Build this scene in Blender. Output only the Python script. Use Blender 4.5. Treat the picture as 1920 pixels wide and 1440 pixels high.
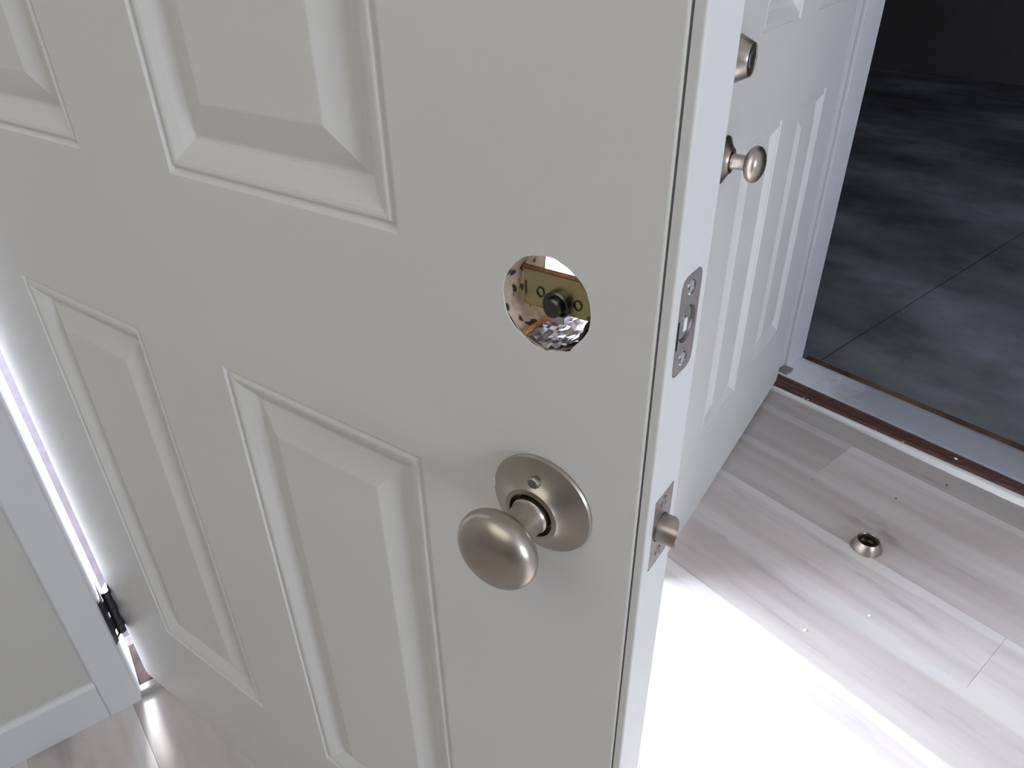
import bpy, bmesh, math, random
from math import sin, cos, pi, radians
from mathutils import Matrix, Vector
random.seed(7)
for o in list(bpy.data.objects): bpy.data.objects.remove(o)
SC = bpy.context.scene
COL = SC.collection

# ------------------------------------------------------------------ camera
YAW, PITCH, ROLL = -0.6187, 0.5705, -0.0171
cam_d = bpy.data.cameras.new('camera'); cam = bpy.data.objects.new('camera', cam_d); COL.objects.link(cam)
fw = Vector((sin(YAW)*cos(PITCH), cos(YAW)*cos(PITCH), -sin(PITCH)))
rt = fw.cross(Vector((0, 0, 1))).normalized(); up = rt.cross(fw)
rt2 = cos(ROLL)*rt + sin(ROLL)*up; up2 = -sin(ROLL)*rt + cos(ROLL)*up
cam.matrix_world = Matrix(((rt2.x, up2.x, -fw.x, 0.1179), (rt2.y, up2.y, -fw.y, -0.2989), (rt2.z, up2.z, -fw.z, 1.1825), (0, 0, 0, 1)))
cam_d.sensor_width = 36; cam_d.sensor_fit = 'HORIZONTAL'; cam_d.lens = 1370.0/1920*36
cam_d.clip_start = 0.01; cam_d.clip_end = 100
SC.camera = cam
# ------------------------------------------------------------------ world: bright overcast sky
W = bpy.data.worlds.new('sky'); SC.world = W; W.use_nodes = True
bg = W.node_tree.nodes['Background']; bg.inputs[0].default_value = (0.755, 0.83, 1.0, 1); bg.inputs[1].default_value = 18.0
# ------------------------------------------------------------------ frames
def frame(ox, oy, deg):
    a = radians(deg); e1 = Vector((cos(a), -sin(a), 0)); e2 = Vector((sin(a), cos(a), 0)); o = Vector((ox, oy, 0))
    def f(p, q, z=0): return o + e1*p + e2*q + Vector((0, 0, z))
    f.e1, f.e2, f.o, f.deg = e1, e2, o, deg
    f.M = Matrix(((e1.x, e2.x, 0, ox), (e1.y, e2.y, 0, oy), (0, 0, 1, 0), (0, 0, 0, 1)))
    return f
FA = frame(-0.920, -0.084, 18.4)      # entry wall: first axis into the room, second along the wall
FB = frame(-0.300, 1.640, 15.0)       # garage wall: first axis along the wall, second into the garage
FP = frame(0, 0, 16.0)                # floor planks run along its first axis
# ------------------------------------------------------------------ area lights: added fill lights and sky portals
def area(name, loc, target, sx, sy, watts, col):
    l = bpy.data.lights.new(name, 'AREA'); l.shape = 'RECTANGLE'; l.size = sx; l.size_y = sy; l.energy = watts; l.color = col
    o = bpy.data.objects.new(name, l); COL.objects.link(o); o.location = loc
    o.rotation_euler = (Vector(target) - Vector(loc)).to_track_quat('-Z', 'Y').to_euler(); return o
WX0, WX1, WZ0, WZ1 = 0.22, 1.18, 0.9, 2.0     # unseen window added for fill in the right-hand wall, along the second axis of the entry frame
pw = area('fill_window_portal', FA(4.23, (WX0+WX1)/2, (WZ0+WZ1)/2), FA(0, (WX0+WX1)/2, (WZ0+WZ1)/2), WX1-WX0, WZ1-WZ0, 1, (1, 1, 1))
pw.data.cycles.is_portal = True
cl = area('overhead_fill', FA(1.35, -1.35, 2.42), FA(1.35, -1.35, 0), 1.9, 1.9, 17.0, (1.0, 0.975, 0.89))  # unseen overhead fill added for the near door, imitates soft ceiling bounce
gl = area('garage_fill', FB(3.3, 2.6, 1.7), FB(0, 2.6, 0.3), 0.8, 0.5, 20, (0.66, 0.79, 1.0))  # added cool fill to lift the dark garage; no opening behind it
pl = area('entry_portal', FA(-0.14, 0.53, 1.05), FA(3, 0.53, 1.05), 0.95, 2.1, 1, (1, 1, 1))
pl.data.cycles.is_portal = True
# low hazy sun, square to the entry wall
sl = bpy.data.lights.new('hazy_sun', 'SUN'); sl.energy = 8.0; sl.angle = radians(11); sl.color = (0.95, 0.96, 1.0)
so = bpy.data.objects.new('hazy_sun', sl); COL.objects.link(so); so.location = (-6, 2, 5)
_d = Vector((cos(radians(24)), -sin(radians(24)), 0))*cos(radians(38)) - Vector((0, 0, sin(radians(38))))
so.rotation_euler = _d.to_track_quat('-Z', 'Y').to_euler()
# ------------------------------------------------------------------ exposure
SC.view_settings.view_transform = 'Standard'; SC.view_settings.look = 'None'
SC.view_settings.exposure = 0.0; SC.view_settings.gamma = 1.0; SC.view_settings.use_curve_mapping = False

# ================================================================== helpers
def tag(o, label=None, cat=None, group=None, kind=None):
    if label: o['label'] = label
    if cat: o['category'] = cat
    if group: o['group'] = group
    if kind: o['kind'] = kind
    return o
def empty(name, parent=None, M=None):
    o = bpy.data.objects.new(name, None); COL.objects.link(o); o.empty_display_size = 0.05
    if parent: o.parent = parent
    if M: o.matrix_local = M
    return o
def obj(name, bm, mat, parent=None, smooth=False, M=None, auto=None):
    me = bpy.data.meshes.new(name)
    if isinstance(bm, tuple):
        me.from_pydata(bm[0], [], bm[1])
    else:
        bmesh.ops.remove_doubles(bm, verts=bm.verts, dist=1e-6)
        bm.to_mesh(me); bm.free()
    for m in (mat if isinstance(mat, (list, tuple)) else [mat]): me.materials.append(m)
    if smooth or auto:
        for p in me.polygons: p.use_smooth = True
        if auto: me.set_sharp_from_angle(angle=radians(auto))
    o = bpy.data.objects.new(name, me); COL.objects.link(o)
    if parent: o.parent = parent
    if M: o.matrix_local = M
    return o
def box(bm, x0, x1, y0, y1, z0, z1, f=None, bev=0):
    f = f or (lambda x, y, z: Vector((x, y, z)))
    v = [bm.verts.new(f(x, y, z)) for x in (x0, x1) for y in (y0, y1) for z in (z0, z1)]
    fs = [bm.faces.new([v[i] for i in q]) for q in ((0, 1, 3, 2), (4, 6, 7, 5), (0, 4, 5, 1), (2, 3, 7, 6), (0, 2, 6, 4), (1, 5, 7, 3))]
    bmesh.ops.recalc_face_normals(bm, faces=fs)
    if bev:
        es = list({e for q in fs for e in q.edges})
        bmesh.ops.bevel(bm, geom=es, offset=bev, segments=2, affect='EDGES', profile=0.5)
def boxobj(name, mat, dims, f=None, parent=None, bev=0):
    bm = bmesh.new(); box(bm, *dims, f=f, bev=bev); return obj(name, bm, mat, parent)
def lathe(bm, prof, n=64, f=None, closed=False):
    """prof: list of (radius, height) ; f maps (x, y, h) to a point"""
    f = f or (lambda x, y, h: Vector((x, y, h)))
    rings = []
    for r, h in prof:
        if r < 1e-6: rings.append([bm.verts.new(f(0, 0, h))])
        else: rings.append([bm.verts.new(f(r*cos(2*pi*i/n), r*sin(2*pi*i/n), h)) for i in range(n)])
    fs = []
    for a, b in zip(rings, rings[1:]):
        for i in range(n):
            j = (i+1) % n
            if len(a) == 1 and len(b) == 1: continue
            if len(a) == 1: fs.append(bm.faces.new((a[0], b[j], b[i])))
            elif len(b) == 1: fs.append(bm.faces.new((a[i], a[j], b[0])))
            else: fs.append(bm.faces.new((a[i], a[j], b[j], b[i])))
    bmesh.ops.recalc_face_normals(bm, faces=fs)
def prism(bm, poly, z0, z1, f=None):
    f = f or (lambda x, y, z: Vector((x, y, z)))
    a = [bm.verts.new(f(x, y, z0)) for x, y in poly]; b = [bm.verts.new(f(x, y, z1)) for x, y in poly]
    n = len(poly); fs = [bm.faces.new(a[::-1]), bm.faces.new(b)]
    for i in range(n): fs.append(bm.faces.new((a[i], a[(i+1) % n], b[(i+1) % n], b[i])))
    bmesh.ops.recalc_face_normals(bm, faces=fs)
def rrect(w, h, r, n=6):
    pts = []
    for cx, cy, a0 in ((w-r, h-r, 0), (-w+r, h-r, 90), (-w+r, -h+r, 180), (w-r, -h+r, 270)):
        for i in range(n+1):
            a = radians(a0+90*i/n); pts.append((cx+r*cos(a), cy+r*sin(a)))
    return pts
# ================================================================== materials
def mat(name):
    m = bpy.data.materials.new(name); m.use_nodes = True
    nt = m.node_tree; return m, nt, nt.nodes['Principled BSDF']
def N(nt, t, **kw):
    n = nt.nodes.new(t)
    for k, v in kw.items():
        if k.startswith('_'): n.inputs[k[1:]].default_value = v
        else: setattr(n, k, v)
    return n
def coords(nt, scale=(1, 1, 1), kind='Object', rnd=0.0):
    tc = N(nt, 'ShaderNodeTexCoord'); mp = N(nt, 'ShaderNodeMapping'); mp.inputs['Scale'].default_value = scale
    src = tc.outputs[kind]
    if rnd:
        oi = N(nt, 'ShaderNodeObjectInfo'); mu = N(nt, 'ShaderNodeMath', operation='MULTIPLY'); mu.inputs[1].default_value = rnd
        nt.links.new(oi.outputs['Random'], mu.inputs[0])
        ad = N(nt, 'ShaderNodeVectorMath', operation='ADD'); nt.links.new(src, ad.inputs[0]); nt.links.new(mu.outputs[0], ad.inputs[1]); src = ad.outputs[0]
    nt.links.new(src, mp.inputs[0]); return mp.outputs[0]
def noise(nt, vec, scale, detail=4, rough=0.55):
    n = N(nt, 'ShaderNodeTexNoise'); n.inputs['Scale'].default_value = scale; n.inputs['Detail'].default_value = detail; n.inputs['Roughness'].default_value = rough
    nt.links.new(vec, n.inputs['Vector']); return n.outputs['Fac']
def ramp(nt, fac, stops, interp='LINEAR'):
    r = N(nt, 'ShaderNodeValToRGB'); r.color_ramp.interpolation = interp
    el = r.color_ramp.elements
    while len(el) < len(stops): el.new(0.5)
    for e, (p, c) in zip(el, stops): e.position = p; e.color = (*c, 1) if len(c) == 3 else c
    nt.links.new(fac, r.inputs[0]); return r.outputs[0]
def mix(nt, fac, a, b, mode='MIX'):
    m = N(nt, 'ShaderNodeMix', data_type='RGBA', blend_type=mode)
    if isinstance(fac, (int, float)): m.inputs[0].default_value = fac
    else: nt.links.new(fac, m.inputs[0])
    for s, i in ((a, 6), (b, 7)):
        if isinstance(s, tuple): m.inputs[i].default_value = (*s, 1)
        else: nt.links.new(s, m.inputs[i])
    return m.outputs[2]
def bump(nt, b, fac, strength, dist):
    n = N(nt, 'ShaderNodeBump'); n.inputs['Strength'].default_value = strength; n.inputs['Distance'].default_value = dist
    nt.links.new(fac, n.inputs['Height']); nt.links.new(n.outputs[0], b.inputs['Normal'])
def paint(name, col, rough=0.45, var=0.03, scale=3.0, bmp=0.0):
    m, nt, b = mat(name); v = coords(nt)
    dark = tuple(c*(1-var) for c in col); lite = tuple(min(1, c*(1+var)) for c in col)
    nt.links.new(ramp(nt, noise(nt, v, scale, 5), [(0.35, dark), (0.65, lite)]), b.inputs['Base Color'])
    b.inputs['Roughness'].default_value = rough
    if bmp: bump(nt, b, noise(nt, v, 260, 3), bmp, 0.0005)
    return m
def metal(name, col, rough, brush=0.0, aniso=0.0, spots=0.0):
    m, nt, b = mat(name); v = coords(nt)
    b.inputs['Metallic'].default_value = 1.0
    b.inputs['Base Color'].default_value = (*col, 1); b.inputs['Roughness'].default_value = rough
    if aniso: b.inputs['Anisotropic'].default_value = aniso
    return m
M_door = paint('door_white_paint', (0.70, 0.695, 0.67), 0.42, 0.02, 2.0, 0.05)
M_edge = paint('door_edge_paint', (0.68, 0.68, 0.67), 0.5, 0.03, 6.0)
M_trim = paint('trim_white_paint', (0.62, 0.62, 0.63), 0.4, 0.02)
M_wall = paint('wall_paint', (0.53, 0.515, 0.475), 0.7, 0.02, 1.5, 0.1)
M_ceil = paint('ceiling_paint', (0.78, 0.78, 0.76), 0.8, 0.02)
M_nick = metal('satin_nickel', (0.43, 0.385, 0.335), 0.33)
M_nickd = metal('dark_nickel', (0.36, 0.33, 0.32), 0.38)
M_plate = metal('edge_plate_steel', (0.42, 0.38, 0.38), 0.45)
M_chrome = metal('bright_bolt_steel', (0.55, 0.55, 0.58), 0.25)
M_brass = metal('yellow_zinc', (0.50, 0.46, 0.24), 0.28)
M_black = metal('dark_oiled_steel', (0.10, 0.095, 0.09), 0.25)
M_hinge = metal('hinge_dark_steel', (0.10, 0.10, 0.105), 0.45)
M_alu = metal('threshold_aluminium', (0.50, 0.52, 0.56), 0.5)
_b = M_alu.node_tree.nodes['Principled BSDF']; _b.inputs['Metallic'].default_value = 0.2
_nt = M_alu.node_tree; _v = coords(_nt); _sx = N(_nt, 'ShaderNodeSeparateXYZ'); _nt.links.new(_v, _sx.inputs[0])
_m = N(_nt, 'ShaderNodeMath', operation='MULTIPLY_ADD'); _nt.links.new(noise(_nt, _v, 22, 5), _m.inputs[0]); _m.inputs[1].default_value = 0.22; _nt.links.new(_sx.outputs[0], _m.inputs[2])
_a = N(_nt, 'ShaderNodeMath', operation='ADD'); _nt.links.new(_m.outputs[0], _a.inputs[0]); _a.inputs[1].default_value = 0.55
_nt.links.new(ramp(_nt, _a.outputs[0], [(0.45, (0.90, 0.91, 0.95)), (0.60, (0.50, 0.515, 0.56))]), _b.inputs['Base Color'])   # colour turns paler, in blotches, towards the jamb end

def plank_mat():
    m, nt, b = mat('greige_oak_plank')
    v = coords(nt, (1.0, 9.0, 1.0), rnd=37.0); vb = coords(nt, (0.6, 14.0, 1.0), rnd=53.0); vk = coords(nt, (1.0, 2.2, 1.0), rnd=11.0)
    broad = ramp(nt, noise(nt, vb, 1.2, 3, 0.5), [(0.34, (0.480, 0.430, 0.402)), (0.50, (0.540, 0.490, 0.462)), (0.66, (0.595, 0.548, 0.520))])
    fine = ramp(nt, noise(nt, v, 4.5, 7, 0.6), [(0.28, (0.72, 0.715, 0.73)), (0.42, (0.96, 0.96, 0.96)), (0.7, (1.05, 1.05, 1.05))])
    c = mix(nt, 0.8, broad, fine, 'MULTIPLY')
    kn = ramp(nt, noise(nt, vk, 4.6, 3, 0.5), [(0.67, (1, 1, 1)), (0.77, (0.62, 0.61, 0.63))])
    c = mix(nt, 1.0, c, kn, 'MULTIPLY')
    # pale sapwood band along one long side of the board
    sy = N(nt, 'ShaderNodeSeparateXYZ'); nt.links.new(coords(nt), sy.inputs[0])
    wb = N(nt, 'ShaderNodeMath', operation='MULTIPLY_ADD'); nt.links.new(noise(nt, coords(nt, (2.0, 0.2, 1), rnd=5.0), 1.5, 2), wb.inputs[0]); wb.inputs[1].default_value = 0.035; nt.links.new(sy.outputs[1], wb.inputs[2])
    band = ramp(nt, wb.outputs[0], [(0.0735, (0, 0, 0)), (0.079, (1, 1, 1))])
    c = mix(nt, band, c, mix(nt, 0.62, c, (0.64, 0.615, 0.595)))
    oi = N(nt, 'ShaderNodeObjectInfo')
    tone = ramp(nt, oi.outputs['Random'], [(0.0, (0.90, 0.89, 0.88)), (1.0, (1.08, 1.08, 1.08))])
    c = mix(nt, 1.0, c, tone, 'MULTIPLY')
    nt.links.new(c, b.inputs['Base Color']); b.inputs['Roughness'].default_value = 0.38; b.inputs['Specular IOR Level'].default_value = 0.35
    bump(nt, b, noise(nt, v, 30, 4), 0.08, 0.0006)
    return m
M_plank = plank_mat()
def concrete_mat():
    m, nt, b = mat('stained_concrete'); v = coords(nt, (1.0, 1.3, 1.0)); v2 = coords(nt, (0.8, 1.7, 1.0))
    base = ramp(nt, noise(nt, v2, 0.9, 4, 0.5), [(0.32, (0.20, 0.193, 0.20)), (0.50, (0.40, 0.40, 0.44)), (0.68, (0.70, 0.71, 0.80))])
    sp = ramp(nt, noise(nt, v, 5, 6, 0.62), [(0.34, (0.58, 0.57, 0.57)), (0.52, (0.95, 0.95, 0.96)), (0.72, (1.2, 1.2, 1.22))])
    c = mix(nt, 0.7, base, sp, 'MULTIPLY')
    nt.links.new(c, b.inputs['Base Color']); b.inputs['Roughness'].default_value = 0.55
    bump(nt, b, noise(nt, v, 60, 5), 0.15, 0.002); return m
M_conc = concrete_mat()
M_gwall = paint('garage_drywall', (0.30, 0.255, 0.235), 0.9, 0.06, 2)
def sill_mat():
    m, nt, b = mat('red_brown_sill_wood'); v = coords(nt, (1.5, 30, 30))
    nt.links.new(ramp(nt, noise(nt, v, 4, 5), [(0.3, (0.075, 0.035, 0.030)), (0.7, (0.15, 0.075, 0.062))]), b.inputs['Base Color']); b.inputs['Roughness'].default_value = 0.5
    return m
M_sill = sill_mat()
def bore_mat():
    m, nt, b = mat('raw_bore_wood'); v = coords(nt)
    c = ramp(nt, noise(nt, v, 120, 4, 0.6), [(0.3, (0.40, 0.30, 0.20)), (0.7, (0.64, 0.53, 0.40))])
    sp = ramp(nt, noise(nt, v, 150, 1, 0.3), [(0.34, (0.08, 0.08, 0.07)), (0.40, (1, 1, 1))])
    nt.links.new(mix(nt, 1.0, c, sp, 'MULTIPLY'), b.inputs['Base Color']); b.inputs['Roughness'].default_value = 0.8
    bump(nt, b, noise(nt, v, 300, 4), 0.5, 0.001); return m
M_bore = bore_mat()
M_rawwood = paint('orange_raw_wood', (0.46, 0.22, 0.10), 0.7, 0.25, 150)
M_foil = metal('crumpled_foil', (0.46, 0.45, 0.49), 0.28)
M_chip = paint('paint_chip_white', (0.8, 0.79, 0.77), 0.6, 0.02)
M_porch = paint('porch_brick_paving', (0.030, 0.0205, 0.0265), 0.9, 0.2, 20)
M_lawn = paint('outdoor_ground', (0.10, 0.11, 0.07), 0.9, 0.3, 4)
M_glass, _nt, _b = mat('window_glass'); _b.inputs['Transmission Weight'].default_value = 1; _b.inputs['Roughness'].default_value = 0; _b.inputs['IOR'].default_value = 1.02

# ================================================================== the setting
ID = None
CEIL = 2.45
A0, A1 = 0.057, 1.012       # entry opening along the entry wall
WA = -0.010                 # face of the entry wall, casing stands proud of it
def wall_boxes(name, mat_, f, boxes, label):
    bm = bmesh.new()
    for b in boxes: box(bm, *b, f=f)
    return tag(obj(name, bm, mat_), label, 'wall', kind='structure')
wall_boxes('wall_left', M_wall, FA, [(WA-0.115, WA, -3.6, A0-0.02, -0.1, CEIL), (WA-0.115, WA, A1+0.02, 1.80, -0.1, CEIL), (WA-0.115, WA, A0-0.02, A1+0.02, 2.13, CEIL)],
           'off-white painted wall holding the entry door, beside the hinge gap')
wall_boxes('wall_back', M_wall, FB, [(-0.5, -0.04, 0.0, 0.13, -0.25, CEIL), (0.93, 4.4, 0.0, 0.13, -0.25, CEIL), (-0.04, 0.93, 0.0, 0.13, 2.13, CEIL)],
           'off-white painted wall around the doorway to the dark garage')
wall_boxes('wall_front', M_wall, FA, [(-0.12, 4.4, -3.72, -3.6, -0.1, CEIL)], 'off-white wall behind the camera')
wall_boxes('wall_right', M_wall, FA, [(4.1, 4.22, -3.72, WX0, -0.1, CEIL), (4.1, 4.22, WX1, 2.2, -0.1, CEIL), (4.1, 4.22, WX0, WX1, -0.1, WZ0), (4.1, 4.22, WX0, WX1, WZ1, CEIL)], 'off-white side wall with a window added for fill light, right of the camera')
tag(boxobj('ceiling', M_ceil, (-0.2, 4.4, -3.75, 2.4, CEIL, CEIL+0.1), FA), 'plain white ceiling over the room', 'ceiling', kind='structure')
bm = bmesh.new(); w, h = WX1-WX0, WZ1-WZ0; f = lambda p, q, z: FA(4.16+q, WX0+p, WZ0+z)
box(bm, 0, 0.03, -0.04, 0.04, 0, h, f); box(bm, w-0.03, w, -0.04, 0.04, 0, h, f); box(bm, 0.03, w-0.03, -0.04, 0.04, 0, 0.03, f); box(bm, 0.03, w-0.03, -0.04, 0.04, h-0.03, h, f)
tag(obj('fill_window', bm, M_trim), 'white frame of the unseen window added for fill light in the wall right of the camera', 'window', kind='structure')

# ---- floor: sub-floor slab and separate planks clipped to the room outline
def clip(poly, p, n):          # keep the side with (x-p).n <= 0
    out = []
    for i in range(len(poly)):
        a, b = poly[i], poly[(i+1) % len(poly)]
        da, db = (a-p).dot(n), (b-p).dot(n)
        if da <= 0: out.append(a)
        if (da < 0 < db) or (db < 0 < da): out.append(a + (b-a)*(da/(da-db)))
    return out
sA, sB, sF, sR = (FA(WA+0.001, 0), -FA.e1), (FB(0, -0.040), FB.e2), (FA(0, -3.595), -FA.e2), (FA(4.095, 0), FA.e1)
whiteL, whiteR = Vector((-0.299, 1.599, 0)), Vector((0.351, 1.439, 0))
wd = (whiteR-whiteL).normalized(); sW = (whiteL, Vector((-wd.y, wd.x, 0)))
floor = empty('floor'); tag(floor, 'greige oak laminate plank floor, blown out by daylight near the entry', 'floor', kind='structure')
bm = bmesh.new()
prism(bm, [(v.x, v.y) for v in (FA(WA-0.001, -3.6), FA(4.1, -3.6), FA(4.1, 2.0), FB(-0.05, -0.03))], -0.10, -0.0095)
obj('subfloor', bm, paint('subfloor_board', (0.30, 0.28, 0.26), 0.8), floor)
PW, Q0 = 0.168, 1.048
def along(x, y): return Vector((x, y, 0)).dot(FP.e1)
row_off = {-1: 0.071, 0: 0.26, 1: -0.435, 2: -0.02, -2: 0.46, -3: 0.33, -4: 0.62}
L = 1.22
for r in range(-36, 6):
    q0, q1 = Q0+PW*r, Q0+PW*(r+1)
    off = row_off.get(r, random.uniform(0, L))
    k0 = -4
    for k in range(-4, 6):
        s0, s1 = off+L*k, off+L*(k+1); g = 0.00016
        poly = [FP(s0+g, q0+g), FP(s1-g, q0+g), FP(s1-g, q1-g), FP(s0+g, q1-g)]
        for p, n in (sA, sB, sF, sR, sW):
            if len(poly) > 2: poly = clip(poly, p, n)
        if len(poly) < 3: continue
        c = sum(poly, Vector())/len(poly)
        ar = sum(poly[i].cross(poly[(i+1) % len(poly)]).z for i in range(len(poly)))/2
        if abs(ar) < 2e-3: continue
        o_ = FP((s0+s1)/2, (q0+q1)/2)
        Mi = Matrix.Translation(o_) @ Matrix(((FP.e1.x, FP.e2.x, 0, 0), (FP.e1.y, FP.e2.y, 0, 0), (0, 0, 1, 0), (0, 0, 0, 1)))
        inv = Mi.inverted(); loc = [inv @ v for v in poly]
        cl = sum(loc, Vector())/len(loc); ch = 0.0007
        lo = [(v.x, v.y, -0.009) for v in loc]; mi = [(v.x, v.y, -0.0004) for v in loc]
        tp = []
        for v in loc:
            d = v-cl; tp.append((v.x-math.copysign(min(ch, abs(d.x)), d.x), v.y-math.copysign(min(ch, abs(d.y)), d.y), 0.0))
        n = len(loc); fs = [tuple(range(2*n, 3*n)), tuple(range(n-1, -1, -1))]
        for i in range(n):
            j = (i+1) % n; fs += [(i, j, n+j, n+i), (n+i, n+j, 2*n+j, 2*n+i)]
        o = obj('plank', (lo+mi+tp, fs), M_plank, floor); o.matrix_local = Mi

# ---- entry frame: jamb, casing, baseboard, sill
tr = empty('trim_1'); tag(tr, 'white painted jamb and casing of the bright entry doorway at left', 'door frame', kind='structure')
bm = bmesh.new(); prism(bm, [(WA, A0-0.02), (WA, A0), (WA-0.115, A0+0.0045), (WA-0.115, A0-0.02)], -0.02, 2.13, FA); obj('hinge_jamb', bm, paint('bounce_jamb_white', (0.82, 0.82, 0.82), 0.5), tr)  # colour whiter than the other trim, to boost light bounced onto the door
bm = bmesh.new(); box(bm, WA-0.115, WA, A1, A1+0.02, -0.02, 2.13, FA); obj('strike_jamb', bm, M_trim, tr)
bm = bmesh.new(); box(bm, WA-0.115, WA, A0, A1, 2.11, 2.13, FA); obj('head_jamb', bm, M_trim, tr)
def casing_poly(b0, sgn):   # (a, b) section, thin at the opening side
    return [(WA, b0), (WA, b0+sgn*0.054), (-0.0025, b0+sgn*0.054), (0.0, b0+sgn*0.051), (0.0, b0+sgn*0.003), (-0.003, b0)]
bm = bmesh.new(); prism(bm, casing_poly(0.0, 1), 0.0, 2.17, FA); obj('casing', bm, M_trim, tr)
bm = bmesh.new(); prism(bm, casing_poly(A1+0.003, 1), 0.0, 2.17, FA); obj('casing', bm, M_trim, tr)
bm = bmesh.new(); box(bm, WA, 0.0, 0.054, A1+0.003, 2.115, 2.17, FA); obj('casing', bm, M_trim, tr)
bm = bmesh.new(); prism(bm, [(WA, 0), (WA+0.009, 0), (WA+0.009, 0.082), (WA+0.004, 0.089), (WA, 0.09)], -3.6, 0.0, lambda x, z, y: FA(x, y, z))
tag(obj('baseboard_left', bm, M_trim), 'white baseboard along the wall below the hinge side', 'baseboard', kind='structure')
th = empty('trim_2'); tag(th, 'pale sill under the entry door, seen in the hinge gap', 'threshold', kind='structure')
boxobj('sill_cap', paint('sill_cap_grey', (0.36, 0.35, 0.34), 0.7), (-0.022, WA+0.004, A0, A1, -0.01, 0.014), FA, th, 0.002)
M_dsill = paint('dark_brown_sill', (0.022, 0.012, 0.010), 0.6, 0.5, 60)
M_dsill.node_tree.nodes['Principled BSDF'].inputs['Specular IOR Level'].default_value = 0.1
boxobj('sill_board', M_dsill, (WA-0.125, -0.0225, A0, A1, -0.04, 0.006), FA, th, 0.003)
boxobj('sill_board', paint('faded_sill_edge', (0.05, 0.03, 0.025), 0.7, 0.4, 60), (WA-0.165, WA-0.126, A0-0.02, A1+0.02, -0.06, -0.008), FA, th, 0.003)
# outdoors
tag(boxobj('porch_floor', M_porch, (-1.9, WA-0.115, -1.6, 1.78, -0.22, -0.10), FA), 'mauve brown porch paving outside the entry door', 'porch', kind='structure')
tag(boxobj('outdoor_ground', M_lawn, (-16, -1.9, -14, 14, -0.35, -0.24), FA), 'open ground outdoors beyond the porch', 'ground', kind='structure')

# ---- garage doorway: jamb, threshold, floor, walls
tj = empty('trim_3'); tag(tj, 'white painted jamb of the doorway to the dark garage', 'door frame', kind='structure')
boxobj('side_jamb', M_trim, (-0.038, -0.018, 0.0, 0.168, -0.02, 2.13), FB, tj, 0.001)
boxobj('door_stop', M_trim, (-0.018, -0.008, 0.062, 0.108, 0.022, 2.11), FB, tj, 0.002)
boxobj('side_jamb', M_trim, (0.91, 0.93, 0.0, 0.168, -0.02, 2.13), FB, tj, 0.001)
boxobj('head_jamb', M_trim, (-0.018, 0.91, 0.0, 0.168, 2.11, 2.13), FB, tj, 0.001)
boxobj('corner_seal', paint('seal_beige', (0.26, 0.235, 0.20), 0.8), (-0.018, 0.012, 0.030, 0.066, 0.020, 0.031), FB, tj, 0.002)
ts = empty('threshold'); tag(ts, 'worn threshold of white strip, red-brown sill and dull aluminium plate at garage doorway', 'threshold')
# white reducer strip, slightly skewed
bm = bmesh.new()
for (b0, b1, z0, z1) in ((-0.0374, -0.0300, -0.009, 0.010),):
    pass
wl = [(-0.012, -0.0385), (0.905, -0.0185), (0.905, -0.001), (-0.012, -0.0285)]
prism(bm, wl, -0.0095, 0.010, FB)
bmesh.ops.bevel(bm, geom=[e for e in bm.edges if all(v.co.z > 0 for v in e.verts)], offset=0.002, segments=2, affect='EDGES')
obj('white_strip', bm, M_chip, ts)
for i in range(3):      # ridged adjustable sill
    def lb(t, a): return (-0.0282+0.0292*(a+0.012)/0.917)*(1-t)+0.0255*t
    t0, t1 = i/3+0.02, (i+1)/3-0.02
    bm = bmesh.new(); prism(bm, [(-0.016, lb(t0, -0.016)), (0.908, lb(t0, 0.908)), (0.908, lb(t1, 0.908)), (-0.016, lb(t1, -0.016))], -0.02, 0.0165+0.0012*i, FB)
    bmesh.ops.bevel(bm, geom=[e for e in bm.edges if all(v.co.z > 0 for v in e.verts)], offset=0.0016, segments=2, affect='EDGES')
    obj('sill_ridge', bm, M_sill, ts)
boxobj('sill_base', M_sill, (-0.016, 0.908, 0.0, 0.0255, -0.05, 0.0115), FB, ts)
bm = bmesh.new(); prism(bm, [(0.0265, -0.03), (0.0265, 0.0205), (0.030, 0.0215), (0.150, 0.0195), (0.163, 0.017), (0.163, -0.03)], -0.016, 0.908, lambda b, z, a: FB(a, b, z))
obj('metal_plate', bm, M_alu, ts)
boxobj('sill_nosing', paint('nosing_wood', (0.11, 0.062, 0.038), 0.8, 0.6, 9), (-0.016, 0.908, 0.1635, 0.200, -0.118, 0.012), FB, ts, 0.003)
boxobj('sill_riser', M_conc, (-0.016, 0.908, 0.03, 0.163, -0.118, -0.031), FB, ts)
GZ = -0.12
# garage slab with saw-cut joints: four slabs apart from each other
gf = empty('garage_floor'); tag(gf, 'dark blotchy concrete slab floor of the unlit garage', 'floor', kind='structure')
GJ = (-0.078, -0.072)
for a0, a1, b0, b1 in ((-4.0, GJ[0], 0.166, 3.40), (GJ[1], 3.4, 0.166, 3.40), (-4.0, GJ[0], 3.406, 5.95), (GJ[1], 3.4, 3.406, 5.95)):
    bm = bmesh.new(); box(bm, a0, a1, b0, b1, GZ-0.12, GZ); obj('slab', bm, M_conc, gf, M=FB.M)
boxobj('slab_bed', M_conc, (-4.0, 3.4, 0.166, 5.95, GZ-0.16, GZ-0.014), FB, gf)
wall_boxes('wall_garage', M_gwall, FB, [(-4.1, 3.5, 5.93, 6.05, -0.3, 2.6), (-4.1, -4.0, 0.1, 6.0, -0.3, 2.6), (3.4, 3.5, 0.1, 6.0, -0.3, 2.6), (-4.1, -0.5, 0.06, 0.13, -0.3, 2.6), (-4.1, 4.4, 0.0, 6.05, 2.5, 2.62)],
           'dark unlit garage walls beyond the doorway')

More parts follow.
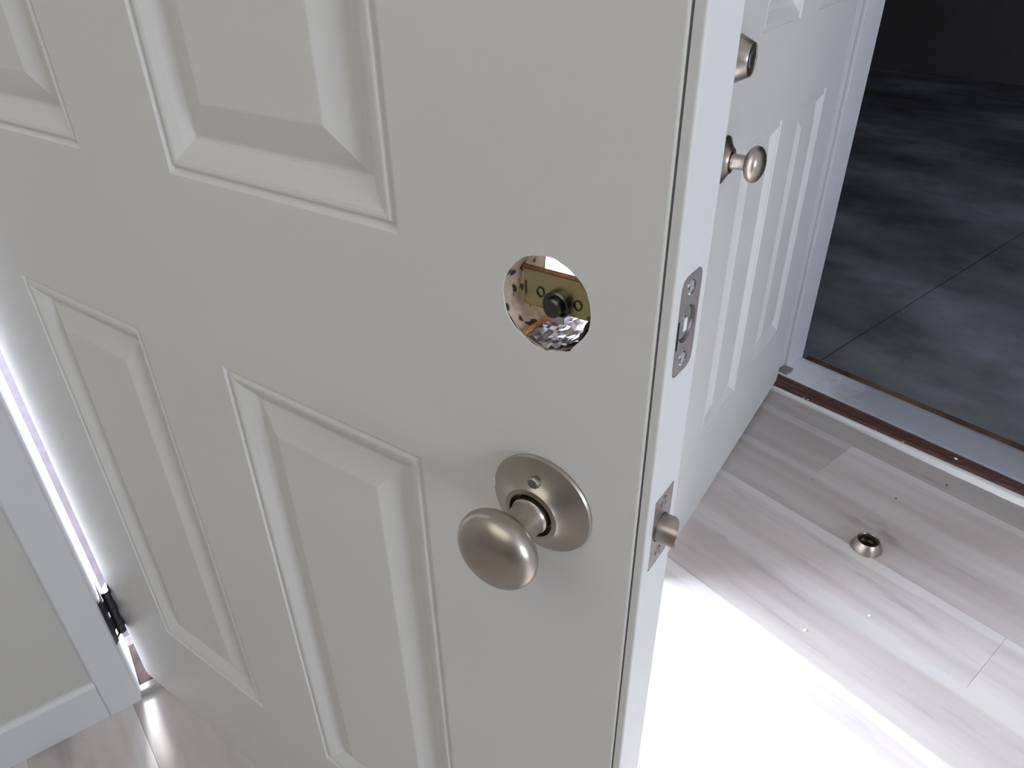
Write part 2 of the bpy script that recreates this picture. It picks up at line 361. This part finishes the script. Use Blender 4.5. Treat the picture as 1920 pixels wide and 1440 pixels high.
# ================================================================== six-panel doors
PROF = [(0.0, 0.0), (0.0010, 0.0001), (0.0034, 0.0029), (0.0044, 0.0031), (0.0054, 0.0028), (0.0080, 0.0009), (0.0096, 0.0008), (0.0120, 0.0014), (0.0190, 0.0050), (0.0270, 0.0104), (0.0290, 0.0110), (0.0308, 0.0108), (0.0555, 0.0022), (0.0570, 0.0020)]
def skin_and_panels(root, mx, T, Wd, xs, zs, back, hole, m):
    """xs: panel edges [(near,far),(near,far)] as distance from the latch edge; zs: [(z0,z1)...] panel rows"""
    e0 = 0.0072
    def P(d, y, z): return Vector((mx*d, (T-y) if back else y, z))
    zb, zt = zs['bottom'], zs['top']
    verts, faces = [], []
    def v(d, y, z): verts.append(P(d, y, z)); return len(verts)-1
    flip = (mx > 0) != back
    def quad(*q): faces.append(tuple(q[::-1]) if flip else tuple(q))
    def rect(d0, d1, z0, z1):
        quad(v(d1, 0, z0), v(d0, 0, z0), v(d0, 0, z1), v(d1, 0, z1))
    dA, dB, dC, dD = xs
    # latch stile, with an optional round bore
    if hole:
        hd, hz, hr, jit = hole; k = 0.034
        rect(e0+0.0012, hd-k, zb, zt); rect(hd+k, dA, zb, zt); rect(hd-k, hd+k, zb, hz-k); rect(hd-k, hd+k, hz+k, zt)
        n = 64; sq, ci, c2 = [], [], []
        for i in range(n):
            a = 2*pi*i/n; c, s = cos(a), sin(a); t = k/max(abs(c), abs(s))
            r = hr+jit(a)
            sq.append(v(hd+t*c, 0, hz+t*s)); ci.append(v(hd+(r+0.0002)*c, 0, hz+(r+0.0002)*s)); c2.append(v(hd+r*c, 0.0006, hz+r*s))
        for i in range(n):
            j = (i+1) % n
            quad(sq[j], sq[i], ci[i], ci[j]); quad(ci[j], ci[i], c2[i], c2[j])
    else:
        rect(e0+0.0012, dA, zb, zt)
    rect(dB, dC, zb, zt); rect(dD, Wd-e0-0.0012, zb, zt)
    rows = zs['rows']
    for a, b in ((dA, dB), (dC, dD)):
        lo = zb
        for z0, z1 in rows: rect(a, b, lo, z0); lo = z1
        rect(a, b, lo, zt)
    for d, s in ((e0, 1), (Wd-e0, -1)):       # folded lips of the skin
        pts = [(d+s*0.0012, 0), (d+s*0.0003, 0.0003), (d, 0.0012), (d, 0.006)]
        for p, q in zip(pts, pts[1:]): quad(v(p[0], p[1], zb), v(q[0], q[1], zb), v(q[0], q[1], zt), v(p[0], p[1], zt))
    o = obj('face', (verts, faces), m, root)
    for a, b in ((dA, dB), (dC, dD)):
        for z0, z1 in rows:
            vs, fs = [], []; rings = []
            for t, dep in PROF:
                b_ = len(vs)
                vs += [P(b-t, dep, z0+t), P(a+t, dep, z0+t), P(a+t, dep, z1-t), P(b-t, dep, z1-t)]; rings.append(b_)
            for r0, r1 in zip(rings, rings[1:]):
                for i in range(4):
                    j = (i+1) % 4; q = (r0+i, r0+j, r1+j, r1+i); fs.append(q[::-1] if flip else q)
            q = tuple(rings[-1]+i for i in range(4)); fs.append(q[::-1] if flip else q)
            obj('panel', (vs, fs), m, root, auto=4)
def ray_rr(w, h, r, ang):
    poly = rrect(w, h, r, 8); c, s_ = cos(ang), sin(ang); best = 0
    for (x0, y0), (x1, y1) in zip(poly, poly[1:]+poly[:1]):
        den = c*(y1-y0)-s_*(x1-x0)
        if abs(den) < 1e-15: continue
        t = (x0*(y1-y0)-y0*(x1-x0))/den; u = (x0*s_-y0*c)/den
        if -1e-9 <= u <= 1+1e-9 and t > best: best = t
    return best*c, best*s_
def door(name, label, M, mx, Wd, T, xs, zs, bs, holes, plates, m, medge):
    root = empty(name); root.matrix_world = M
    tag(root, label, 'door', kind='structure')
    skin_and_panels(root, mx, T, Wd, xs, zs, False, holes[0], m)
    skin_and_panels(root, mx, T, Wd, xs, zs, True, holes[1], m)
    zb, zt = zs['bottom'], zs['top']
    # latch-side edge strip: outer face with mortises left open for the plates
    ys0, ys1, r, w = 0.0009, T-0.0009, 0.0016, 0.0058
    bm = bmesh.new()
    def q(pts): bm.faces.new([bm.verts.new((mx*d, y, z)) for d, y, z in pts])
    cuts = sorted(plates); lo = zb
    py = (T/2-0.0129, T/2+0.0129)
    for zc in cuts:
        q(((0, ys0+r, lo), (0, ys1-r, lo), (0, ys1-r, zc-0.029), (0, ys0+r, zc-0.029)))
        for a, b in ((ys0+r, py[0]), (py[1], ys1-r)): q(((0, a, zc-0.029), (0, b, zc-0.029), (0, b, zc+0.029), (0, a, zc+0.029)))
        # mortise: rounded pocket opening
        rr = 0.0064 if zc == max(cuts) else 0.0012; o_, i_ = [], []
        ca_ = math.atan2(0.029, 0.0129); angs = sorted([2*pi*i/56+0.003 for i in range(56)]+[ca_, pi-ca_, pi+ca_, 2*pi-ca_]); n = len(angs)
        for an in angs:
            c, s_ = cos(an), sin(an); t = min(0.0129/max(1e-9, abs(c)), 0.029/max(1e-9, abs(s_)))
            o_.append((0, T/2+t*c, zc+t*s_)); y, z = ray_rr(0.0128, 0.0287, rr, an); i_.append((0, T/2+y, zc+z))
        for i in range(n):
            j = (i+1) % n; q((o_[i], o_[j], i_[j], i_[i])); q((i_[i], i_[j], (0.004, i_[j][1], i_[j][2]), (0.004, i_[i][1], i_[i][2])))
        lo = zc+0.029
    q(((0, ys0+r, lo), (0, ys1-r, lo), (0, ys1-r, zt), (0, ys0+r, zt)))
    for ys, s in ((ys0, 1), (ys1, -1)):
        prev = (0, ys+s*r)
        for i in range(1, 5):
            a = i/4*pi/2; cur = (r-r*cos(a), ys+s*(r-r*sin(a)))
            q(((prev[0], prev[1], zb), (cur[0], cur[1], zb), (cur[0], cur[1], zt), (prev[0], prev[1], zt))); prev = cur
        q(((r, ys, zb), (w, ys, zb), (w, ys, zt), (r, ys, zt)))
        q(((w, ys, zb), (w, ys+s*0.005, zb), (w, ys+s*0.005, zt), (w, ys, zt)))
    bmesh.ops.remove_doubles(bm, verts=bm.verts, dist=1e-6); bmesh.ops.recalc_face_normals(bm, faces=bm.faces)
    obj('edge_strip', bm, medge, root)
    bm = bmesh.new()
    box(bm, *sorted((mx*(Wd-0.006), mx*Wd)), 0.001, T-0.001, zb, zt); obj('edge_strip', bm, medge, root)
    bm = bmesh.new()
    for z0, z1 in ((zb, zb+0.02), (zt-0.02, zt)): box(bm, *sorted((mx*0.0085, mx*(Wd-0.0085))), 0.001, T-0.001, z0+0.0005, z1-0.0005)
    obj('end_rail', bm, medge, root)
    return root

def knob_set(root, mx, bs, z, y0, sgn):
    """sgn -1: sticks out towards -y from y0 ; +1 towards +y"""
    k = empty('door_knob', root); k.matrix_local = Matrix.Translation((mx*bs, y0, z))
    f = lambda x, y, h: Vector((x, sgn*h, y))
    bm = bmesh.new(); lathe(bm, [(0.0352, -0.002), (0.0362, 0.0), (0.0367, 0.0018), (0.0360, 0.0034), (0.0340, 0.0044), (0.0300, 0.0062), (0.0240, 0.0100), (0.0205, 0.0128), (0.0192, 0.0146), (0.0178, 0.0152), (0.0160, 0.0152), (0.0154, 0.0142), (0.0152, 0.006), (0.0, 0.006)], 72, f)
    obj('rosette', bm, M_nick, k, auto=30)
    bm = bmesh.new(); lathe(bm, [(0.0130, 0.004), (0.0130, 0.0165), (0.0122, 0.0175), (0.0118, 0.019), (0.0114, 0.028), (0.0116, 0.034), (0.0135, 0.040)], 48, f)
    obj('neck', bm, M_nick, k, auto=30)
    bm = bmesh.new(); prof = []
    for i in range(25):
        a = -pi/2+pi*i/24; ca, sa = cos(a), sin(a)
        prof.append((0.0275*math.copysign(abs(ca)**0.92, ca) if abs(ca) > 1e-6 else 0.0, 0.050+0.0152*sa))
    lathe(bm, prof, 72, f); obj('knob', bm, M_nick, k, smooth=True)
    return k, f
def edge_plate(root, mx, T, z, rounded):
    bolt = empty('deadbolt_latch' if rounded else 'spring_latch', root); bolt.matrix_local = Matrix.Translation((0, T/2, z))
    # plate: rounded outline with a round opening
    rr = 0.0062 if rounded else 0.0012; n = 56; hr = 0.0104 if rounded else 0.0098
    out = [ray_rr(0.0125, 0.0284, rr, 2*pi*i/n) for i in range(n)]
    vs, fs = [], []
    for y, zz in out: vs.append((mx*0.0001, y, zz))
    for y, zz in out: vs.append((mx*0.0022, y, zz))
    for x in (mx*0.0001, mx*0.004):
        for i in range(n): vs.append((x, hr*cos(2*pi*i/n), hr*sin(2*pi*i/n)))
    for i in range(n):
        j = (i+1) % n
        fs += [(i, j, n+j, n+i), (i, j, 2*n+j, 2*n+i), (2*n+i, 2*n+j, 3*n+j, 3*n+i)]
    bm = bmesh.new()
    for p in vs: bm.verts.new(p)
    bm.verts.ensure_lookup_table()
    for q in fs: bm.faces.new([bm.verts[i] for i in q])
    bmesh.ops.recalc_face_normals(bm, faces=bm.faces)
    obj('plate', bm, M_plate, bolt)
    for s in (-1, 1):
        bm = bmesh.new(); lathe(bm, [(0.0042, -0.0002), (0.0038, 0.0006), (0.0012, 0.0010), (0.0010, 0.0004), (0, 0.0004)], 20, lambda x, y, h: Vector((-mx*h, x, y+s*0.0205)))
        obj('screw', bm, M_chrome if rounded else M_nickd, bolt, auto=30)
    if rounded:
        bm = bmesh.new(); lathe(bm, [(0.0098, -0.004), (0.0098, -0.0022), (0.0088, -0.0016), (0.0040, -0.0016), (0.0036, -0.003), (0, -0.003)], 32, lambda x, y, h: Vector((-mx*h, x, y)))
        obj('bolt', bm, M_chrome, bolt, auto=30)
        bm = bmesh.new(); box(bm, *sorted((mx*0.0018, mx*0.0006)), -0.0018, 0.0018, -0.0045, 0.003, None, 0.0004); obj('bolt_pin', bm, M_chip, bolt)
        bm = bmesh.new(); box(bm, *sorted((mx*-0.0003, mx*0.001)), -0.0112, -0.0102, -0.011, 0.005); obj('plate_slot', bm, M_black, bolt)
    else:
        bm = bmesh.new(); R = 0.0094; pts = []
        for i in range(25):
            a = pi*(-0.16+1.32*i/24); pts.append((R*cos(a), R*sin(a)))
        vs, fs = [], []; m_ = len(pts)
        for y, zz in pts: vs.append(bm.verts.new((mx*0.004, y, zz)))
        for y, zz in pts:
            t = (y+R)/(2*R); vs.append(bm.verts.new((-mx*(0.0135-0.0085*t*t), y, zz)))
        for i in range(m_):
            j = (i+1) % m_; bm.faces.new((vs[i], vs[j], vs[m_+j], vs[m_+i]))
        bm.faces.new(vs[:m_][::-1]); bm.faces.new(vs[m_:])
        bmesh.ops.recalc_face_normals(bm, faces=bm.faces)
        bmesh.ops.bevel(bm, geom=[e for e in bm.edges if all(abs(v.co.x) > 0.0041 for v in e.verts)], offset=0.0007, segments=2, affect='EDGES')
        obj('bolt', bm, M_nick, bolt, auto=35)
        bm = bmesh.new(); lathe(bm, [(0.0098, -0.0006), (0.0096, -0.0035), (0, -0.0035)], 32, lambda x, y, h: Vector((-mx*h, x, y))); obj('bolt_housing', bm, M_black, bolt)
    return bolt

T = 0.0429; BS = 0.0721; ZK = 0.8651; ZD = 1.0059
ZS = dict(bottom=0.0165, top=2.085, rows=[(0.249, 0.8558), (1.023, 1.665), (1.77, 1.965)])
def jitA(a):      # splintered bore rim, worst at the lower side
    return 0.0005*sin(5*a+1)*sin(3*a) + (0.0012*max(0, sin(a*11)) if 4.1 < a < 4.8 else 0.0) + random.uniform(0, 0.0004)
XA = (0.1746, 0.4058, 0.5314, 0.7626)
d1 = door('door_1', 'nearest white six-panel entry door, knob below an empty deadbolt hole', Matrix.Identity(4), -1, 0.9374, T, XA, ZS, BS, ((BS, ZD, 0.0275, jitA), (BS, ZD, 0.0275, lambda a: 0)), (ZD, ZK), M_door, M_edge)
edge_plate(d1, -1, T, ZD, True); edge_plate(d1, -1, T, ZK, False)
kn, kf = knob_set(d1, -1, BS, ZK, 0.0, -1)
bm = bmesh.new(); lathe(bm, [(0.0042, 0.0096), (0.0042, 0.0116), (0.0034, 0.0126), (0.0, 0.0128)], 24, lambda x, y, h: kf(x, y+0.0238, h)); obj('set_screw', bm, M_nickd, kn, auto=30)
bm = bmesh.new(); box(bm, -0.0369, -0.0335, -0.0038, -0.0008, -0.001, 0.0050, None, 0.0006); obj('pry_slot', bm, M_chip, kn)
kn2, _ = knob_set(d1, -1, BS, ZK, T, 1)
# bore through the door: raw wood wall, foil scrap, chips of wood
bore = empty('deadbolt_bore', d1); bore.matrix_local = Matrix.Translation((-BS, 0, ZD))
n = 72; vs, fs = [], []
for k in range(9):
    for i in range(n):
        a = 2*pi*i/n; r = 0.0277+0.0007*sin(7*a+k)*sin(3*a-k*0.7); vs.append((r*cos(a), 0.0006+(T-0.0012)*k/8, r*sin(a)))
for k in range(8):
    for i in range(n):
        j = (i+1) % n; fs.append((k*n+i, k*n+j, (k+1)*n+j, (k+1)*n+i))
obj('bore_wall', (vs, fs), M_bore, bore, smooth=True)
# crumpled foil lining the lower latch-side part of the bore
vs, fs = [], []; na, ny = 22, 12; rnd = random.Random(3)
for k in range(ny+1):
    for i in range(na+1):
        a = radians(-118+116*i/na); r = 0.0271-rnd.uniform(0, 0.0030)
        vs.append((r*cos(a), 0.0008+0.037*k/ny, r*sin(a)))
for k in range(ny):
    for i in range(na): q = k*(na+1)+i; fs.append((q, q+1, q+na+2, q+na+1))
obj('foil_scrap', (vs, fs), M_foil, bore)
# splintered wood tongue beside the foil
bm = bmesh.new(); pts = []
for k in range(7):
    a = radians(-116+2.0*k*0.4); 
    pts.append((0.0275*cos(a), 0.0012+0.038*k/6, 0.0275*sin(a)))
vv = [[bm.verts.new(Vector(p)+Vector((-dx*0.0024-0.001, 0, 0.0008+dz*0.0034))) for dx, dz in ((0, 0), (1, 0.2), (1, 1), (0, 1))] for p in pts]
for a_, b_ in zip(vv, vv[1:]):
    for i in range(4): bm.faces.new((a_[i], a_[(i+1) % 4], b_[(i+1) % 4], b_[i]))
bm.faces.new(vv[0]); bm.faces.new(vv[-1][::-1]); obj('wood_splinter', bm, M_rawwood, bore)
bm = bmesh.new(); box(bm, -0.024, 0.026, 0.0150, 0.0170, 0.0100, 0.0122); obj('wood_lip', bm, M_rawwood, bore)
# deadbolt case crossing the bore
cs = empty('deadbolt_case', d1); cs.matrix_local = Matrix.Translation((-BS, T/2, ZD))
hy = 0.0076
bm = bmesh.new(); box(bm, -0.0235, 0.064, -hy, -hy+0.0052, -0.0112, 0.0108, None, 0.0008); obj('case_body', bm, M_brass, cs)
for x, z in ((-0.0118, -0.001), (0.0125, -0.003)):
    bm = bmesh.new(); lathe(bm, [(0.0034, 0.0), (0.0034, 0.0004), (0.0024, 0.0006), (0.0022, -0.0002), (0, -0.0002)], 20, lambda a, b, h: Vector((x+a*0.8, -hy-h, z+b))); obj('screw_hole', bm, M_black, cs)
bm = bmesh.new(); box(bm, -0.0222, -0.0212, -hy-0.0003, -hy+0.001, -0.0045, 0.0035); obj('case_slot', bm, M_black, cs)
bm = bmesh.new(); lathe(bm, [(0.0084, 0.0), (0.0084, 0.0035), (0.0076, 0.0042), (0.0060, 0.0042), (0.0058, 0.0070), (0.0048, 0.0080), (0, 0.0080)], 36, lambda a, b, h: Vector((a, -hy-h, b-0.0055))); obj('cam_hub', bm, M_black, cs, auto=30)
bm = bmesh.new(); box(bm, -0.0015, 0.0080, -hy-0.0075, -hy-0.0005, -0.0135, -0.0085, None, 0.0008); obj('cam_arm', bm, M_chrome, cs)
# bottom hinge, seen dark against the gap
hg = empty('hinge', d1); hg.matrix_local = Matrix.Translation((-0.9245, -0.0098, 0.200))
hh = 0.0505; R = 0.0068
for k in range(5):
    z0 = -hh+2*hh*k/5; bm = bmesh.new(); lathe(bm, [(0, z0+0.0004), (R-0.0005, z0+0.0004), (R, z0+0.0009), (R, z0+2*hh/5-0.0009), (R-0.0005, z0+2*hh/5-0.0004), (0, z0+2*hh/5-0.0004)], 24); obj('knuckle', bm, M_hinge, hg, auto=30)
bm = bmesh.new()
box(bm, -0.0158, -0.0134, 0.0105, 0.045, -hh, hh)
for k in (0, 2, 4):
    z0 = -hh+2*hh*k/5; prism(bm, [(0.002, -0.0062), (-0.0020, -0.0062), (-0.0158, 0.0105), (-0.0134, 0.0125), (0.002, 0.004)], z0, z0+2*hh/5)
obj('door_leaf', bm, M_hinge, hg)
J = FA(WA, A0)
bm = bmesh.new()
hw = Vector((-0.9245, -0.0098, 0.2))
je = [(FA(WA+0.001, A0+0.0002)-hw), (FA(WA-0.055, A0+0.0002)-hw), (FA(WA-0.055, A0+0.0024)-hw), (FA(WA+0.001, A0+0.0024)-hw)]
prism(bm, [(p.x, p.y) for p in je], -hh, hh)
p0, p1 = FA(WA+0.002, A0-0.001)-hw, FA(WA-0.006, A0+0.003)-hw
web = [(p0.x, p0.y), (p0.x+0.004, p0.y-0.004), (0.003, -0.0068), (-0.006, 0.0045), (p1.x, p1.y)]
zz = [-hh, -0.0440, -0.0320, -0.0020, 0.0100, 0.0370, 0.0490, hh]       # three slots stay open
for k in range(0, 8, 2): prism(bm, web, zz[k], zz[k+1])
prism(bm, web[:2]+[(p0.x+0.006, p0.y-0.0035), (p1.x+0.004, p1.y-0.002), web[4]], -hh, hh)
obj('jamb_leaf', bm, M_hinge, hg)

# second door, swung into the room from the garage doorway
XB = (0.186, 0.403, 0.529, 0.746)
a = np_a = math.atan2(0.99932596, -0.03670993)
lat = Vector((-0.300, 1.5966, 0)) + Vector((0.03670993, -0.99932596, 0))*0.843 + Vector((0.0, 0, 0))
M2 = Matrix.Translation(Vector((-0.2970, 1.585, 0)) - Vector((-0.03670993, 0.99932596, 0))*0.843) @ Matrix.Rotation(a, 4, 'Z')
d2 = door('door_2', 'farther white six-panel door to the garage, standing open against the entry', M2, 1, 0.898, T, XB, ZS, 0.070, (None, None), (ZD, ZK), M_door, M_edge)
knob_set(d2, 1, 0.070, ZK-0.004, 0.0, -1); edge_plate(d2, 1, T, ZD, True); edge_plate(d2, 1, T, ZK, False)
def cyl_ring(r0, r1, h, hollow):
    if hollow: return [(r0-0.0030, 0.0), (r0, 0.0), (r0, 0.0016), (r1+0.0012, h-0.0012), (r1, h), (r1-0.0016, h), (r1-0.0022, h-0.001), (r1-0.0022, h-0.0075), (r0-0.0050, 0.0012), (r0-0.0030, 0.0)]
    return [(r0, 0.0), (r0, 0.0016), (r1+0.0012, h-0.0014), (r1, h), (r1-0.0018, h), (r1-0.0022, h-0.0008), (0.0135, h-0.0008), (0.0132, h-0.0016), (0.0, h-0.0016)]
dbz = empty('deadbolt', d2); dbz.matrix_local = Matrix.Translation((0.070, 0, ZD-0.001))
fB = lambda x, y, h: Vector((x, -h, y))
bm = bmesh.new(); lathe(bm, cyl_ring(0.0330, 0.0225, 0.0225, False), 64, fB); obj('cylinder_collar', bm, M_nick, dbz, auto=30)
bm = bmesh.new(); lathe(bm, [(0.0126, 0.0205), (0.0126, 0.0222), (0.0118, 0.0228), (0.0, 0.0228)], 40, fB); obj('key_cylinder', bm, M_nickd, dbz, auto=30)
bm = bmesh.new(); box(bm, -0.0012, 0.0012, -0.0232, -0.0222, -0.0062, 0.0062); obj('keyway', bm, M_black, dbz)

# ================================================================== loose things on the floor
rg = empty('trim_ring'); rg.matrix_world = Matrix.Translation((0.079, 1.0885, 0.0003))
tag(rg, 'loose conical nickel deadbolt ring lying on the plank floor near the threshold', 'lock ring')
bm = bmesh.new(); lathe(bm, cyl_ring(0.0325, 0.0225, 0.0225, True), 64); obj('ring_shell', bm, M_nick, rg, auto=30)
bm = bmesh.new(); lathe(bm, [(0.0, 0.0102), (0.0192, 0.0102), (0.0196, 0.0120), (0.0184, 0.0126), (0.0, 0.0122)], 48); obj('inner_disc', bm, M_black, rg, auto=30)
def chip(x, y, z, s, seed, label):
    r = random.Random(seed); bm = bmesh.new(); n = 6
    pts = [((s*r.uniform(0.6, 1.2))*cos(2*pi*i/n+r.uniform(-.3, .3)), (s*r.uniform(0.5, 1.0))*sin(2*pi*i/n+r.uniform(-.3, .3))) for i in range(n)]
    prism(bm, pts, 0.0, s*0.7)
    for v_ in bm.verts:
        if v_.co.z > 0: v_.co.x *= 0.7; v_.co.y *= 0.7; v_.co.z *= r.uniform(0.6, 1.2)
    o = obj('paint_chip', bm, M_chip); o.matrix_world = Matrix.Translation((x, y, z)) @ Matrix.Rotation(r.uniform(0, 6), 4, 'Z')
    tag(o, label, 'debris', 'white chips shed from the lock and strip'); return o
chip(-0.205, 1.594, 0.0101, 0.0062, 1, 'white crumb on threshold strip nearest the farther door, left of a pair')
chip(-0.192, 1.590, 0.0101, 0.0050, 2, 'white crumb on threshold strip nearest the farther door, right of a pair')
chip(-0.002, 1.546, 0.0101, 0.0052, 3, 'white crumb midway along the threshold strip, second from the farther door')
chip(0.070, 1.528, 0.0101, 0.0042, 4, 'white crumb on threshold strip, third along from the farther door')
chip(0.192, 1.512, 0.0178, 0.0048, 5, 'white crumb on the red-brown sill at the right')
chip(0.035, 0.790, 0.0001, 0.0040, 6, 'white crumb on the bare plank floor, closer to the blown-out light')
chip(0.129, 0.896, 0.0001, 0.0034, 7, 'white crumb on plank floor between loose ring and bright patch')
def speck(x, y, z, s, label):
    o = chip(x, y, z, s, int(x*1000), label); o.name = 'dark_crumb'; o.data.materials[0] = M_dsill; o['group'] = 'dark specks on the plank floor'
speck(0.100, 1.294, 0.0001, 0.0024, 'dark speck on plank floor, between loose ring and the threshold sill')
speck(0.191, 1.414, 0.0001, 0.0024, 'dark speck on plank floor close beside the white threshold strip')
speck(-0.083, 1.254, 0.0001, 0.0018, 'dark speck on plank floor, toward the farther door from the loose ring')
for o in bpy.data.objects:
    n = o.name.split('.')[0]
    t = {'door_knob': 'satin nickel egg-shaped knob on round rosette', 'deadbolt_case': 'yellow zinc lock case inside the empty hole', 'foil_scrap': 'crumpled silver foil in the hole',
         'hinge': 'dark steel hinge in the bright gap', 'bore_wall': 'raw spotted wood inside the hole', 'deadbolt': 'conical nickel keyed deadbolt'}.get(n)
    if t and o.parent: o['label'] = t
